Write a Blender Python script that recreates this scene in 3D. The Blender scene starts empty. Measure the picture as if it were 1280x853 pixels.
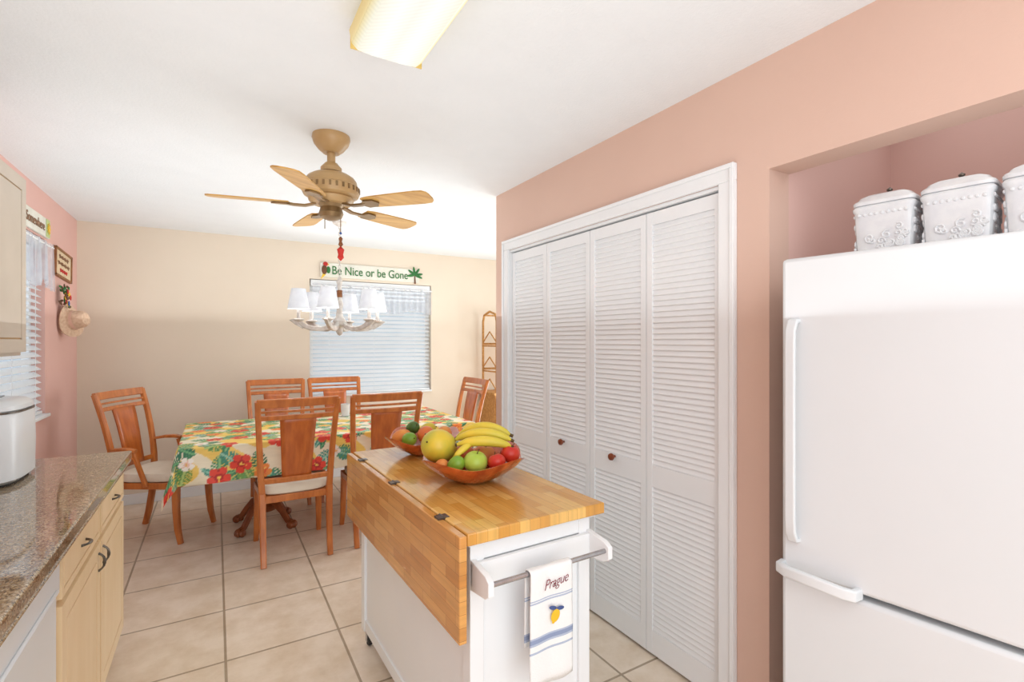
import bpy, math, random
import numpy as np
from mathutils import Vector, Matrix
random.seed(3)
sc = bpy.context.scene
col = sc.collection
try:
    sc.view_settings.view_transform = 'Standard'
except Exception:
    pass
R = math.radians

def lin(c):
    o = []
    for x in c[:3]:
        x = x / 255.0
        o.append(x / 12.92 if x <= 0.04045 else ((x + 0.055) / 1.055) ** 2.4)
    return (o[0], o[1], o[2], 1.0)

# ------------------------------------------------------------------ materials
def base_mat(name):
    m = bpy.data.materials.new(name)
    m.use_nodes = True
    nt = m.node_tree
    return m, nt, nt.nodes, nt.links, nt.nodes['Principled BSDF']

def coords(n, l, world=False, scale=(1, 1, 1), loc=(0, 0, 0)):
    mp = n.new('ShaderNodeMapping')
    mp.inputs['Scale'].default_value = scale
    mp.inputs['Location'].default_value = loc
    if world:
        g = n.new('ShaderNodeNewGeometry'); l.new(g.outputs['Position'], mp.inputs[0])
    else:
        g = n.new('ShaderNodeTexCoord'); l.new(g.outputs['Object'], mp.inputs[0])
    return mp.outputs[0]

def pm(name, rgb, rgb2=None, rough=.5, metal=0, scale=6, stretch=(1, 1, 1), bump=0, bscale=60,
       emis=0, emc=None, coat=0, world=False, trans=0, detail=3, lo=.35, hi=.65, spec=.5, bdist=.004, clear=0):
    m, nt, n, l, b = base_mat(name)
    if rgb2 is None:
        rgb2 = tuple(x * .95 for x in rgb)
    v = coords(n, l, world, stretch)
    no = n.new('ShaderNodeTexNoise'); no.inputs['Scale'].default_value = scale
    no.inputs['Detail'].default_value = detail
    l.new(v, no.inputs['Vector'])
    cr = n.new('ShaderNodeValToRGB')
    cr.color_ramp.elements[0].position = lo; cr.color_ramp.elements[1].position = hi
    cr.color_ramp.elements[0].color = lin(rgb); cr.color_ramp.elements[1].color = lin(rgb2)
    l.new(no.outputs['Fac'], cr.inputs[0]); l.new(cr.outputs[0], b.inputs['Base Color'])
    b.inputs['Roughness'].default_value = rough
    b.inputs['Metallic'].default_value = metal
    b.inputs['Coat Weight'].default_value = coat
    b.inputs['Specular IOR Level'].default_value = spec
    if bump:
        n2 = n.new('ShaderNodeTexNoise'); n2.inputs['Scale'].default_value = bscale
        n2.inputs['Detail'].default_value = 4
        v2 = coords(n, l, world)
        l.new(v2, n2.inputs['Vector'])
        bp = n.new('ShaderNodeBump'); bp.inputs['Strength'].default_value = bump
        bp.inputs['Distance'].default_value = bdist
        l.new(n2.outputs['Fac'], bp.inputs['Height']); l.new(bp.outputs[0], b.inputs['Normal'])
    if emis:
        b.inputs['Emission Color'].default_value = lin(emc or rgb)
        b.inputs['Emission Strength'].default_value = emis
    last = b.outputs[0]
    if trans:
        tr = n.new('ShaderNodeBsdfTranslucent'); tr.inputs[0].default_value = lin(rgb)
        mx = n.new('ShaderNodeMixShader'); mx.inputs[0].default_value = trans
        l.new(last, mx.inputs[1]); l.new(tr.outputs[0], mx.inputs[2]); last = mx.outputs[0]
    if clear:
        tr = n.new('ShaderNodeBsdfTransparent')
        mx = n.new('ShaderNodeMixShader'); mx.inputs[0].default_value = clear
        l.new(last, mx.inputs[1]); l.new(tr.outputs[0], mx.inputs[2]); last = mx.outputs[0]
    if trans or clear:
        l.new(last, n['Material Output'].inputs['Surface'])
    return m

def block_mat(name, order, c1, c2, c3):
    m, nt, n, l, b = base_mat(name)
    tc = n.new('ShaderNodeTexCoord'); sp = n.new('ShaderNodeSeparateXYZ'); cb = n.new('ShaderNodeCombineXYZ')
    l.new(tc.outputs['Object'], sp.inputs[0])
    l.new(sp.outputs[order[0]], cb.inputs[0]); l.new(sp.outputs[order[1]], cb.inputs[1])
    br = n.new('ShaderNodeTexBrick'); br.offset = .37; br.squash = 1
    br.inputs['Scale'].default_value = 1; br.inputs['Brick Width'].default_value = .17
    br.inputs['Row Height'].default_value = .036; br.inputs['Mortar Size'].default_value = .0006
    br.inputs['Color1'].default_value = lin(c1); br.inputs['Color2'].default_value = lin(c2)
    br.inputs['Mortar'].default_value = lin(c3)
    l.new(cb.outputs[0], br.inputs['Vector'])
    mp = n.new('ShaderNodeMapping'); mp.inputs['Scale'].default_value = (4, 50, 50)
    l.new(cb.outputs[0], mp.inputs[0])
    no = n.new('ShaderNodeTexNoise'); no.inputs['Scale'].default_value = 1.5; no.inputs['Detail'].default_value = 5
    l.new(mp.outputs[0], no.inputs['Vector'])
    mr = n.new('ShaderNodeMapRange'); mr.inputs[1].default_value = .3; mr.inputs[2].default_value = .7
    mr.inputs[3].default_value = .86; mr.inputs[4].default_value = 1.06
    l.new(no.outputs['Fac'], mr.inputs[0])
    vm = n.new('ShaderNodeVectorMath'); vm.operation = 'SCALE'
    l.new(br.outputs['Color'], vm.inputs[0]); l.new(mr.outputs[0], vm.inputs['Scale'])
    l.new(vm.outputs[0], b.inputs['Base Color'])
    b.inputs['Roughness'].default_value = .18; b.inputs['Coat Weight'].default_value = .3
    return m

def tile_mat():
    m, nt, n, l, b = base_mat('floor_tile')
    v = coords(n, l, True, (1, 1, 1), (-.037, -.13, 0))
    br = n.new('ShaderNodeTexBrick'); br.offset = 0; br.squash = 1
    br.inputs['Scale'].default_value = 1; br.inputs['Brick Width'].default_value = .485
    br.inputs['Row Height'].default_value = .485; br.inputs['Mortar Size'].default_value = .006
    br.inputs['Mortar Smooth'].default_value = .2
    br.inputs['Color1'].default_value = lin((244, 229, 212)); br.inputs['Color2'].default_value = lin((237, 221, 202))
    br.inputs['Mortar'].default_value = lin((178, 160, 138))
    l.new(v, br.inputs['Vector'])
    no = n.new('ShaderNodeTexNoise'); no.inputs['Scale'].default_value = 6; no.inputs['Detail'].default_value = 8
    no.inputs['Roughness'].default_value = .65
    l.new(v, no.inputs['Vector'])
    cr = n.new('ShaderNodeValToRGB')
    cr.color_ramp.elements[0].position = .35; cr.color_ramp.elements[0].color = lin((236, 230, 220))
    cr.color_ramp.elements[1].position = .62; cr.color_ramp.elements[1].color = lin((255, 255, 255))
    l.new(no.outputs['Fac'], cr.inputs[0])
    mx = n.new('ShaderNodeMix'); mx.data_type = 'RGBA'; mx.blend_type = 'MULTIPLY'; mx.inputs[0].default_value = 1
    l.new(br.outputs['Color'], mx.inputs[6]); l.new(cr.outputs[0], mx.inputs[7])
    l.new(mx.outputs[2], b.inputs['Base Color'])
    b.inputs['Roughness'].default_value = .34
    bp = n.new('ShaderNodeBump'); bp.inputs['Strength'].default_value = .5; bp.inputs['Distance'].default_value = .004
    inv = n.new('ShaderNodeMath'); inv.operation = 'MULTIPLY_ADD'; inv.inputs[1].default_value = -1; inv.inputs[2].default_value = 1
    l.new(br.outputs['Fac'], inv.inputs[0]); l.new(inv.outputs[0], bp.inputs['Height'])
    l.new(bp.outputs[0], b.inputs['Normal'])
    return m

def granite_mat():
    m, nt, n, l, b = base_mat('granite')
    v = coords(n, l, True)
    vo = n.new('ShaderNodeTexVoronoi'); vo.inputs['Scale'].default_value = 260; l.new(v, vo.inputs['Vector'])
    sp = n.new('ShaderNodeSeparateColor'); l.new(vo.outputs['Color'], sp.inputs[0])
    cr = n.new('ShaderNodeValToRGB'); e = cr.color_ramp.elements
    e[0].position = .0; e[0].color = lin((70, 54, 38)); e[1].position = 1; e[1].color = lin((206, 184, 150))
    for p, c in ((.14, (108, 86, 62)), (.4, (150, 124, 92)), (.7, (168, 144, 110)), (.9, (182, 168, 146))):
        x = e.new(p); x.color = lin(c)
    l.new(sp.outputs[0], cr.inputs[0])
    no = n.new('ShaderNodeTexNoise'); no.inputs['Scale'].default_value = 30; l.new(v, no.inputs['Vector'])
    mr = n.new('ShaderNodeMapRange'); mr.inputs[3].default_value = .75; mr.inputs[4].default_value = 1.1; l.new(no.outputs['Fac'], mr.inputs[0])
    vm = n.new('ShaderNodeVectorMath'); vm.operation = 'SCALE'; l.new(cr.outputs[0], vm.inputs[0]); l.new(mr.outputs[0], vm.inputs['Scale'])
    l.new(vm.outputs[0], b.inputs['Base Color'])
    b.inputs['Roughness'].default_value = .06; b.inputs['Coat Weight'].default_value = .5; b.inputs['Coat Roughness'].default_value = .04
    return m

def attr_mat(name):
    m, nt, n, l, b = base_mat(name)
    a = n.new('ShaderNodeAttribute'); a.attribute_name = 'Col'
    no = n.new('ShaderNodeTexNoise'); no.inputs['Scale'].default_value = 25
    mr = n.new('ShaderNodeMapRange'); mr.inputs[3].default_value = .88; mr.inputs[4].default_value = 1.06
    l.new(no.outputs['Fac'], mr.inputs[0])
    vm = n.new('ShaderNodeVectorMath'); vm.operation = 'SCALE'
    l.new(a.outputs['Color'], vm.inputs[0]); l.new(mr.outputs[0], vm.inputs['Scale'])
    l.new(vm.outputs[0], b.inputs['Base Color']); b.inputs['Roughness'].default_value = .5
    return m

def towel_mat():
    m, nt, n, l, b = base_mat('towel_cotton')
    tc = n.new('ShaderNodeTexCoord'); sp = n.new('ShaderNodeSeparateXYZ'); l.new(tc.outputs['Object'], sp.inputs[0])
    mr = n.new('ShaderNodeMapRange'); mr.inputs[1].default_value = .03; mr.inputs[2].default_value = .35
    l.new(sp.outputs[2], mr.inputs[0])
    cr = n.new('ShaderNodeValToRGB'); cr.color_ramp.interpolation = 'CONSTANT'
    e = cr.color_ramp.elements; W = lin((240, 240, 240)); B = lin((142, 156, 188)); L = lin((176, 188, 210))
    e[0].position = 0; e[0].color = W; e[1].position = .215; e[1].color = L
    for p, c in ((.235, W), (.29, L), (.31, B), (.35, L), (.365, W), (.66, L), (.672, W), (.682, L), (.694, W)):
        x = e.new(p); x.color = c
    l.new(mr.outputs[0], cr.inputs[0]); l.new(cr.outputs[0], b.inputs['Base Color'])
    b.inputs['Roughness'].default_value = .95
    vo = n.new('ShaderNodeTexVoronoi'); vo.inputs['Scale'].default_value = 220; l.new(tc.outputs['Object'], vo.inputs['Vector'])
    bp = n.new('ShaderNodeBump'); bp.inputs['Strength'].default_value = .35; bp.inputs['Distance'].default_value = .002
    l.new(vo.outputs['Distance'], bp.inputs['Height']); l.new(bp.outputs[0], b.inputs['Normal'])
    return m

def diffuser_mat():
    m, nt, n, l, b = base_mat('acrylic_diffuser')
    tc = n.new('ShaderNodeTexCoord'); sp = n.new('ShaderNodeSeparateXYZ'); l.new(tc.outputs['Object'], sp.inputs[0])
    ab = n.new('ShaderNodeMath'); ab.operation = 'ABSOLUTE'; l.new(sp.outputs[0], ab.inputs[0])
    cr = n.new('ShaderNodeValToRGB'); e = cr.color_ramp.elements
    mr = n.new('ShaderNodeMapRange'); mr.inputs[1].default_value = 0; mr.inputs[2].default_value = .122; l.new(ab.outputs[0], mr.inputs[0])
    e[0].position = .0; e[0].color = lin((246, 244, 234)); e[1].position = 1; e[1].color = lin((206, 176, 104))
    for p, c in ((.35, (254, 253, 248)), (.6, (250, 247, 236)), (.8, (244, 240, 220)), (.92, (234, 218, 166)), (.96, (216, 188, 118))):
        x = e.new(p); x.color = lin(c)
    l.new(mr.outputs[0], cr.inputs[0])
    wv = n.new('ShaderNodeTexWave'); wv.bands_direction = 'DIAGONAL'; wv.inputs['Scale'].default_value = 34; l.new(tc.outputs['Object'], wv.inputs['Vector'])
    m2 = n.new('ShaderNodeMapRange'); m2.inputs[3].default_value = .94; m2.inputs[4].default_value = 1.0; l.new(wv.outputs['Fac'], m2.inputs[0])
    vm = n.new('ShaderNodeVectorMath'); vm.operation = 'SCALE'; l.new(cr.outputs[0], vm.inputs[0]); l.new(m2.outputs[0], vm.inputs['Scale'])
    l.new(vm.outputs[0], b.inputs['Emission Color']); b.inputs['Emission Strength'].default_value = 1.0
    b.inputs['Base Color'].default_value = lin((50, 50, 50)); b.inputs['Roughness'].default_value = .3
    return m

# ------------------------------------------------------------------ mesh builder
class M:
    def __init__(s): s.v = []; s.f = []; s.m = []
    def add(s, vs, fs, mi=0, T=None):
        o = len(s.v)
        for p in vs:
            p = Vector(p)
            s.v.append(T @ p if T is not None else p)
        for f in fs:
            s.f.append([i + o for i in f]); s.m.append(mi)
        return s
    def box(s, x0, x1, y0, y1, z0, z1, mi=0, T=None):
        vs = [(x, y, z) for z in (z0, z1) for y in (y0, y1) for x in (x0, x1)]
        return s.add(vs, [(0, 2, 3, 1), (4, 5, 7, 6), (0, 1, 5, 4), (2, 6, 7, 3), (0, 4, 6, 2), (1, 3, 7, 5)], mi, T)
    def lathe(s, prof, seg=24, mi=0, T=None, closed=False, rf=None, zf=None):
        vs = []; fs = []; n = len(prof)
        for (r, z) in prof:
            for k in range(seg):
                a = 2 * math.pi * k / seg
                rr = r * (rf(a, z) if rf else 1)
                vs.append((rr * math.cos(a), rr * math.sin(a), z + (zf(a, r) if zf else 0)))
        for i in range(n - 1):
            for k in range(seg):
                k2 = (k + 1) % seg
                fs.append((i * seg + k, i * seg + k2, (i + 1) * seg + k2, (i + 1) * seg + k))
        if closed:
            i = n - 1
            for k in range(seg):
                k2 = (k + 1) % seg
                fs.append((i * seg + k, i * seg + k2, k2, k))
        else:
            fs.append(tuple(reversed(range(seg)))); fs.append(tuple(range((n - 1) * seg, n * seg)))
        return s.add(vs, fs, mi, T)
    def sweep(s, pts, sec, side=(1, 0, 0), mi=0, T=None, scales=None, cap=True):
        pts = [Vector(p) for p in pts]; n = len(pts); k = len(sec); vs = []; fs = []
        for i, p in enumerate(pts):
            t = (pts[min(i + 1, n - 1)] - pts[max(i - 1, 0)]).normalized()
            S = Vector(side); S = (S - t * S.dot(t))
            if S.length < 1e-5: S = t.orthogonal()
            S.normalize(); N = t.cross(S)
            sc_ = scales[i] if scales else 1
            for (a, b_) in sec:
                vs.append(p + S * a * sc_ + N * b_ * sc_)
        for i in range(n - 1):
            for j in range(k):
                j2 = (j + 1) % k
                fs.append((i * k + j, i * k + j2, (i + 1) * k + j2, (i + 1) * k + j))
        if cap:
            fs.append(tuple(reversed(range(k)))); fs.append(tuple(range((n - 1) * k, n * k)))
        return s.add(vs, fs, mi, T)
    def tube(s, pts, r, seg=10, mi=0, T=None, scales=None, side=(.3, .2, .93)):
        sec = [(r * math.cos(2 * math.pi * k / seg), r * math.sin(2 * math.pi * k / seg)) for k in range(seg)]
        return s.sweep(pts, sec, side, mi, T, scales)
    def bar(s, pts, w, d, side=(1, 0, 0), mi=0, T=None, scales=None):
        c = min(w, d) * .18; a = w / 2; b = d / 2
        sec = [(-a + c, -b), (a - c, -b), (a, -b + c), (a, b - c), (a - c, b), (-a + c, b), (-a, b - c), (-a, -b + c)]
        return s.sweep(pts, sec, side, mi, T, scales)
    def sphere(s, c, r, sx=1, sy=1, sz=1, seg=20, rings=12, mi=0, T=None):
        prof = [(math.sin(math.pi * i / rings) * r + 1e-5, -math.cos(math.pi * i / rings) * r) for i in range(rings + 1)]
        X = Matrix.Translation(c) @ Matrix.Diagonal((sx, sy, sz, 1))
        if T is not None: X = T @ X
        return s.lathe(prof, seg, mi, X)
    def grid(s, fn, nu, nv, mi=0, T=None):
        vs = [fn(i / nu, j / nv) for j in range(nv + 1) for i in range(nu + 1)]
        fs = [(j * (nu + 1) + i, j * (nu + 1) + i + 1, (j + 1) * (nu + 1) + i + 1, (j + 1) * (nu + 1) + i)
              for j in range(nv) for i in range(nu)]
        return s.add(vs, fs, mi, T)
    def poly(s, pts, thick=(0, 0, 0), mi=0, T=None):
        n = len(pts); th = Vector(thick)
        vs = [Vector(p) for p in pts] + [Vector(p) + th for p in pts]
        fs = [tuple(range(n)), tuple(reversed(range(n, 2 * n)))] + [(i, n + i, n + (i + 1) % n, (i + 1) % n) for i in range(n)]
        return s.add(vs, fs, mi, T)
    def obj(s, name, mats, parent=None, world=False, bevel=0, label=None, cat=None, group=None,
            kind=None, sub=0, solid=0, ang=35, fix=True):
        if not isinstance(mats, (list, tuple)): mats = [mats]
        off = Vector((0, 0, 0)); V = s.v
        if parent is not None:
            if world: off = wloc(parent)
        else:
            xs = [v.x for v in V]; ys = [v.y for v in V]; zs = [v.z for v in V]
            off = Vector(((min(xs) + max(xs)) / 2, (min(ys) + max(ys)) / 2, min(zs)))
        me = bpy.data.meshes.new(name)
        me.from_pydata([tuple(v - off) for v in V], [], s.f)
        for mm in mats: me.materials.append(mm)
        me.polygons.foreach_set('material_index', s.m)
        me.polygons.foreach_set('use_smooth', [True] * len(s.f))
        me.update()
        if fix:
            import bmesh
            bm = bmesh.new(); bm.from_mesh(me); bmesh.ops.recalc_face_normals(bm, faces=bm.faces); bm.to_mesh(me); bm.free()
        me.set_sharp_from_angle(angle=R(ang))
        o = bpy.data.objects.new(name, me); col.objects.link(o)
        if parent is not None: o.parent = parent
        else: o.location = off
        if bevel:
            b = o.modifiers.new('bevel', 'BEVEL'); b.width = bevel; b.segments = 2; b.limit_method = 'ANGLE'; b.angle_limit = R(40)
        if solid:
            b = o.modifiers.new('solid', 'SOLIDIFY'); b.thickness = solid
        if sub:
            b = o.modifiers.new('sub', 'SUBSURF'); b.levels = sub; b.render_levels = sub
        if label: o['label'] = label
        if cat: o['category'] = cat
        if group: o['group'] = group
        if kind: o['kind'] = kind
        return o

def wloc(o):
    v = Vector((0, 0, 0))
    while o is not None:
        v = v + o.location; o = o.parent
    return v

def root(name, loc, label, cat, rotz=0, group=None):
    e = bpy.data.objects.new(name, None); e.empty_display_size = .1
    e.location = loc; e.rotation_euler = (0, 0, rotz); col.objects.link(e)
    e['label'] = label; e['category'] = cat
    if group: e['group'] = group
    return e

def copy_thing(src, loc, rotz=None, label=None):
    mp = {}
    for o in [src] + list(src.children_recursive):
        c = o.copy(); mp[o] = c
    for o, c in mp.items():
        if o is not src:
            c.parent = mp[o.parent]
        col.objects.link(c)
    n = mp[src]; n.location = loc
    if rotz is not None: n.rotation_euler = (0, 0, rotz)
    if label: n['label'] = label
    return n

def text(body, size, name, mats, parent, loc, rot, extrude=.001, shear=0, spacing=1, sx=1, offset=0):
    cu = bpy.data.curves.new('t', 'FONT'); cu.body = body; cu.size = size; cu.extrude = extrude; cu.shear = shear
    cu.align_x = 'CENTER'; cu.align_y = 'CENTER'; cu.space_character = spacing; cu.offset = offset
    t = bpy.data.objects.new('t', cu); col.objects.link(t)
    dg = bpy.context.evaluated_depsgraph_get()
    me = bpy.data.meshes.new_from_object(t.evaluated_get(dg)); bpy.data.objects.remove(t)
    me.name = name; me.materials.clear(); me.materials.append(mats)
    o = bpy.data.objects.new(name, me); col.objects.link(o); o.parent = parent
    o.location = loc; o.rotation_euler = rot; o.scale = (sx, 1, 1)
    return o

def rotT(loc, rx=0, ry=0, rz=0):
    return Matrix.Translation(loc) @ Matrix.Rotation(rz, 4, 'Z') @ Matrix.Rotation(ry, 4, 'Y') @ Matrix.Rotation(rx, 4, 'X')

# ------------------------------------------------------------------ palette
CEIL = pm('ceiling_plaster', (234, 237, 240), (232, 235, 238), rough=.9, bump=.3, bscale=90, world=True, bdist=.004)
PINK = pm('salmon_paint', (221, 189, 173), (218, 185, 169), rough=.75, world=True, scale=1.5, bump=.1, bscale=120)
PINKN = pm('rose_paint_shade_lifted', (228, 192, 183), (224, 188, 179), rough=.75, world=True, scale=1.5, bump=.1, bscale=120)  # rose paint lightened to stand in for lifted shade in the alcove
PINKL = pm('pink_paint', (230, 186, 176), (226, 182, 172), rough=.75, world=True, scale=1.5, bump=.1, bscale=120)
PEACH = pm('peach_cream_paint', (234, 220, 202), (230, 216, 198), rough=.8, world=True, scale=1.5, bump=.1, bscale=120)
TILE = tile_mat()
WHITE = pm('white_semi_gloss', (242, 244, 246), (238, 241, 244), rough=.4, scale=3)
APPL = pm('white_enamel', (227, 230, 233), (224, 228, 231), rough=.28, scale=2)
CERAM = pm('white_ceramic', (234, 236, 238), (226, 228, 232), rough=.25, scale=30, bump=.15, bscale=90)
OAK = pm('orange_oak', (208, 124, 58), (180, 98, 40), rough=.3, scale=9, stretch=(3, 3, .5), detail=5, coat=.3)
OAKP = pm('oak_splat_veneer', (198, 106, 42), (176, 88, 32), rough=.3, scale=7, stretch=(5, 5, .4), detail=5, coat=.3)
DKWOOD = pm('pedestal_oak', (150, 82, 42), (124, 64, 30), rough=.4, scale=10)
CUSH = pm('cream_fabric', (236, 226, 210), (226, 214, 196), rough=.95, bump=.3, bscale=300)
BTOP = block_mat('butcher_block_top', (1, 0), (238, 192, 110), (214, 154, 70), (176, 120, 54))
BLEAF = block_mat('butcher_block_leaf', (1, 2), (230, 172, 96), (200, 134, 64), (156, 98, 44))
GRAN = granite_mat()
MAPLE = pm('cream_maple', (238, 212, 174), (232, 204, 162), rough=.4, scale=5, stretch=(3, 3, .6))
MAPLED = pm('maple_glaze_line', (196, 152, 96), (184, 140, 84), rough=.45, scale=8)
UPCAB = pm('pale_taupe_lacquer', (202, 188, 172), (194, 180, 164), rough=.4, scale=4)
PEWTER = pm('dark_pewter', (84, 78, 72), (120, 112, 104), rough=.35, metal=.8, scale=40)
CHROME = pm('brushed_steel', (190, 190, 192), (170, 170, 174), rough=.25, metal=.9, scale=30)
BLACK = pm('black_rubber', (28, 27, 28), (40, 38, 38), rough=.6)
FANC = pm('tan_enamel', (192, 158, 110), (180, 144, 96), rough=.35, scale=6)
FANB = pm('light_oak_blade', (214, 168, 92), (190, 140, 66), rough=.35, scale=5, stretch=(1, 8, 8), detail=5)
FANM = pm('fan_metal', (150, 122, 84), (120, 94, 60), rough=.35, metal=.5)
CHW = pm('chandelier_white', (218, 212, 206), (190, 180, 172), rough=.5, scale=25)
SHADE = pm('shade_linen', (236, 238, 242), (226, 228, 235), rough=.9, trans=.12, scale=20)
ROPE = pm('rope_brown', (150, 98, 60), (120, 70, 40), rough=.8, scale=40)
SLAT = pm('blind_slat_white', (250, 251, 252), (246, 248, 250), rough=.5, trans=.2, scale=3)
SHEER = pm('sheer_white', (226, 228, 234), (206, 208, 218), rough=.9, trans=.3, scale=20, clear=.5)
DIFF = diffuser_mat()
FIXT = pm('cream_metal', (226, 196, 116), (212, 182, 104), rough=.4)
COPW = pm('red_stained_wood', (208, 100, 46), (158, 60, 26), rough=.16, scale=9, stretch=(3, 1, 2), coat=.6, detail=4)
KNOB = pm('brown_wood_knob', (140, 66, 30), (110, 48, 22), rough=.3, scale=20)
TOWEL = towel_mat()
MAROON = pm('maroon_thread', (138, 50, 64), rough=.9)
YEL = pm('yellow_thread', (240, 196, 50), (226, 178, 40), rough=.9)
NAVY = pm('blue_thread', (70, 88, 140), rough=.9)
SIGNW = pm('sign_white', (236, 234, 224), (226, 224, 212), rough=.7, scale=12)
PLAQ = pm('plaque_tan', (228, 206, 174), (216, 192, 158), rough=.7, scale=12)
GREEN = pm('sign_green', (54, 124, 62), (40, 104, 52), rough=.7)
REDP = pm('painted_red', (206, 48, 36), (180, 36, 30), rough=.6)
BLUEP = pm('painted_blue', (36, 86, 160), rough=.6)
YELP = pm('painted_yellow', (244, 200, 60), rough=.6)
BROWN = pm('painted_brown', (120, 78, 48), (92, 58, 34), rough=.7)
SIGNB = pm('sign_lettering_brown', (150, 112, 84), (132, 96, 70), rough=.7)
TAN = pm('warm_brown_frame', (160, 110, 68), (134, 88, 52), rough=.6, scale=20)
STRAW = pm('straw', (230, 200, 174), (214, 178, 150), rough=.9, scale=60, bump=.4, bscale=200)
RATTAN = pm('rattan', (208, 156, 92), (180, 126, 64), rough=.6, scale=40, bump=.4, bscale=150)
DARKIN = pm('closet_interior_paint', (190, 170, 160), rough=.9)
BACKDROP = pm('pale_grey_backdrop', (226, 233, 240), (208, 218, 228), rough=.9, scale=2, world=True)  # for the added panels outside, kept pale to set the blind gap brightness

# ------------------------------------------------------------------ room shell
CH = 2.44
def struct(m, name, mat, **k): return m.obj(name, mat, kind='structure', **k)
m = M(); m.box(-1.12, 3.6, -1.6, 5.6, -.05, 0); struct(m, 'floor', TILE)
m = M(); m.box(-1.12, 3.6, -1.6, 5.6, CH, CH + .05); struct(m, 'ceiling', CEIL)
ly0, ly1, lz0, lz1 = 3.30, 4.53, .92, 2.12
m = M(); m.box(-1.12, -1, -1.6, ly0, 0, CH); m.box(-1.12, -1, ly1, 5.43, 0, CH)
m.box(-1.12, -1, ly0, ly1, 0, lz0); m.box(-1.12, -1, ly0, ly1, lz1, CH); struct(m, 'wall_left', PINKL)
bx0, bx1, bz0, bz1 = .825, 2.145, .85, 2.07
m = M(); m.box(-1.12, bx0, 5.43, 5.55, 0, CH); m.box(bx1, 3.6, 5.43, 5.55, 0, CH)
m.box(bx0, bx1, 5.43, 5.55, 0, bz0); m.box(bx0, bx1, 5.43, 5.55, bz1, CH); struct(m, 'wall_back', PEACH)
m = M(); m.box(-2.7, 6, 7.1, 7.2, -.05, 2.0); struct(m, 'added_backdrop_back', BACKDROP)  # added panel outside, tones down the brightness seen through the blinds
m = M(); m.box(-2.8, -2.7, 1.0, 7.2, -.05, 2.0); struct(m, 'added_backdrop_left', BACKDROP)  # matching added panel beyond the left window
W0, W1 = 1.68, 1.80
cy0, cy1, cz = 1.225, 2.85, 2.035
ay0, ay1, az = -.06, 1.04, 2.04
m = M()
m.box(W0, W1, -1.6, ay0, 0, CH); m.box(W0, W1, ay0, ay1, az, CH); m.box(W0, W1, ay1, cy0, 0, CH)
m.box(W0, W1, cy0, cy1, cz, CH); m.box(W0, W1, cy1, 3.03, 0, CH)
struct(m, 'wall_right', PINK)
m = M(); m.box(W1, 2.6, ay1, 1.14, 0, CH); struct(m, 'wall_partition', PINKN)
m = M(); m.box(2.6, 2.7, -.2, 3.03, 0, CH); struct(m, 'wall_alcove', PINKN)
m = M(); m.box(W1, 2.6, -.18, ay0, 0, CH); struct(m, 'wall_alcove_end', PINKN)
m = M(); m.box(W1, 3.6, 2.93, 3.03, 0, CH); struct(m, 'wall_closet_end', PEACH)
m = M(); m.box(3.5, 3.6, 3.03, 3.25, 0, CH); m.box(3.5, 3.6, 5.1, 5.43, 0, CH); m.box(3.5, 3.6, 3.25, 5.1, 2.1, CH)
struct(m, 'wall_dining', PEACH)
m = M()
for a, b_ in ((3.25, 3.3), (4.14, 4.2), (5.05, 5.1)): m.box(3.52, 3.57, a, b_, 0, 2.1)
m.box(3.52, 3.57, 3.25, 5.1, 2.04, 2.1); m.box(3.52, 3.57, 3.25, 5.1, 0, .06); struct(m, 'added_opening_frame', WHITE, bevel=.003)  # added opening out of view, made to let light into the dining end
m = M(); m.box(-1, 3.5, 5.415, 5.43, 0, .09); struct(m, 'baseboard_back', WHITE, bevel=.003)
m = M(); m.box(-1, -.985, 2.95, 5.41, 0, .09); struct(m, 'baseboard_left', WHITE, bevel=.003)
m = M(); m.box(W0 - .012, W0, 2.915, 3.03, 0, .09); m.box(W0 - .012, W0, ay1, 1.163, 0, .09); struct(m, 'baseboard_right', WHITE, bevel=.003)
m = M()
m.box(W0 - .018, W0, 1.165, 1.235, 0, 2.035); m.box(W0 - .018, W0, 2.842, 2.912, 0, 2.035)
m.box(W0 - .018, W0, 1.165, 2.912, 2.035, 2.10)
m.box(W0 - .026, W0 - .018, 1.165, 1.183, 0, 2.082); m.box(W0 - .026, W0 - .018, 2.894, 2.912, 0, 2.082)
m.box(W0 - .026, W0 - .018, 1.165, 2.912, 2.082, 2.10)
m.box(W0, W1, 1.225, 1.237, 0, 2.035); m.box(W0, W1, 2.838, 2.85, 0, 2.035); m.box(W0, W1, 1.237, 2.838, 2.02, 2.035)
struct(m, 'trim_1', WHITE, bevel=.003)
edges = [2.836, 2.436, 2.035, 1.637, 1.239]
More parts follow.
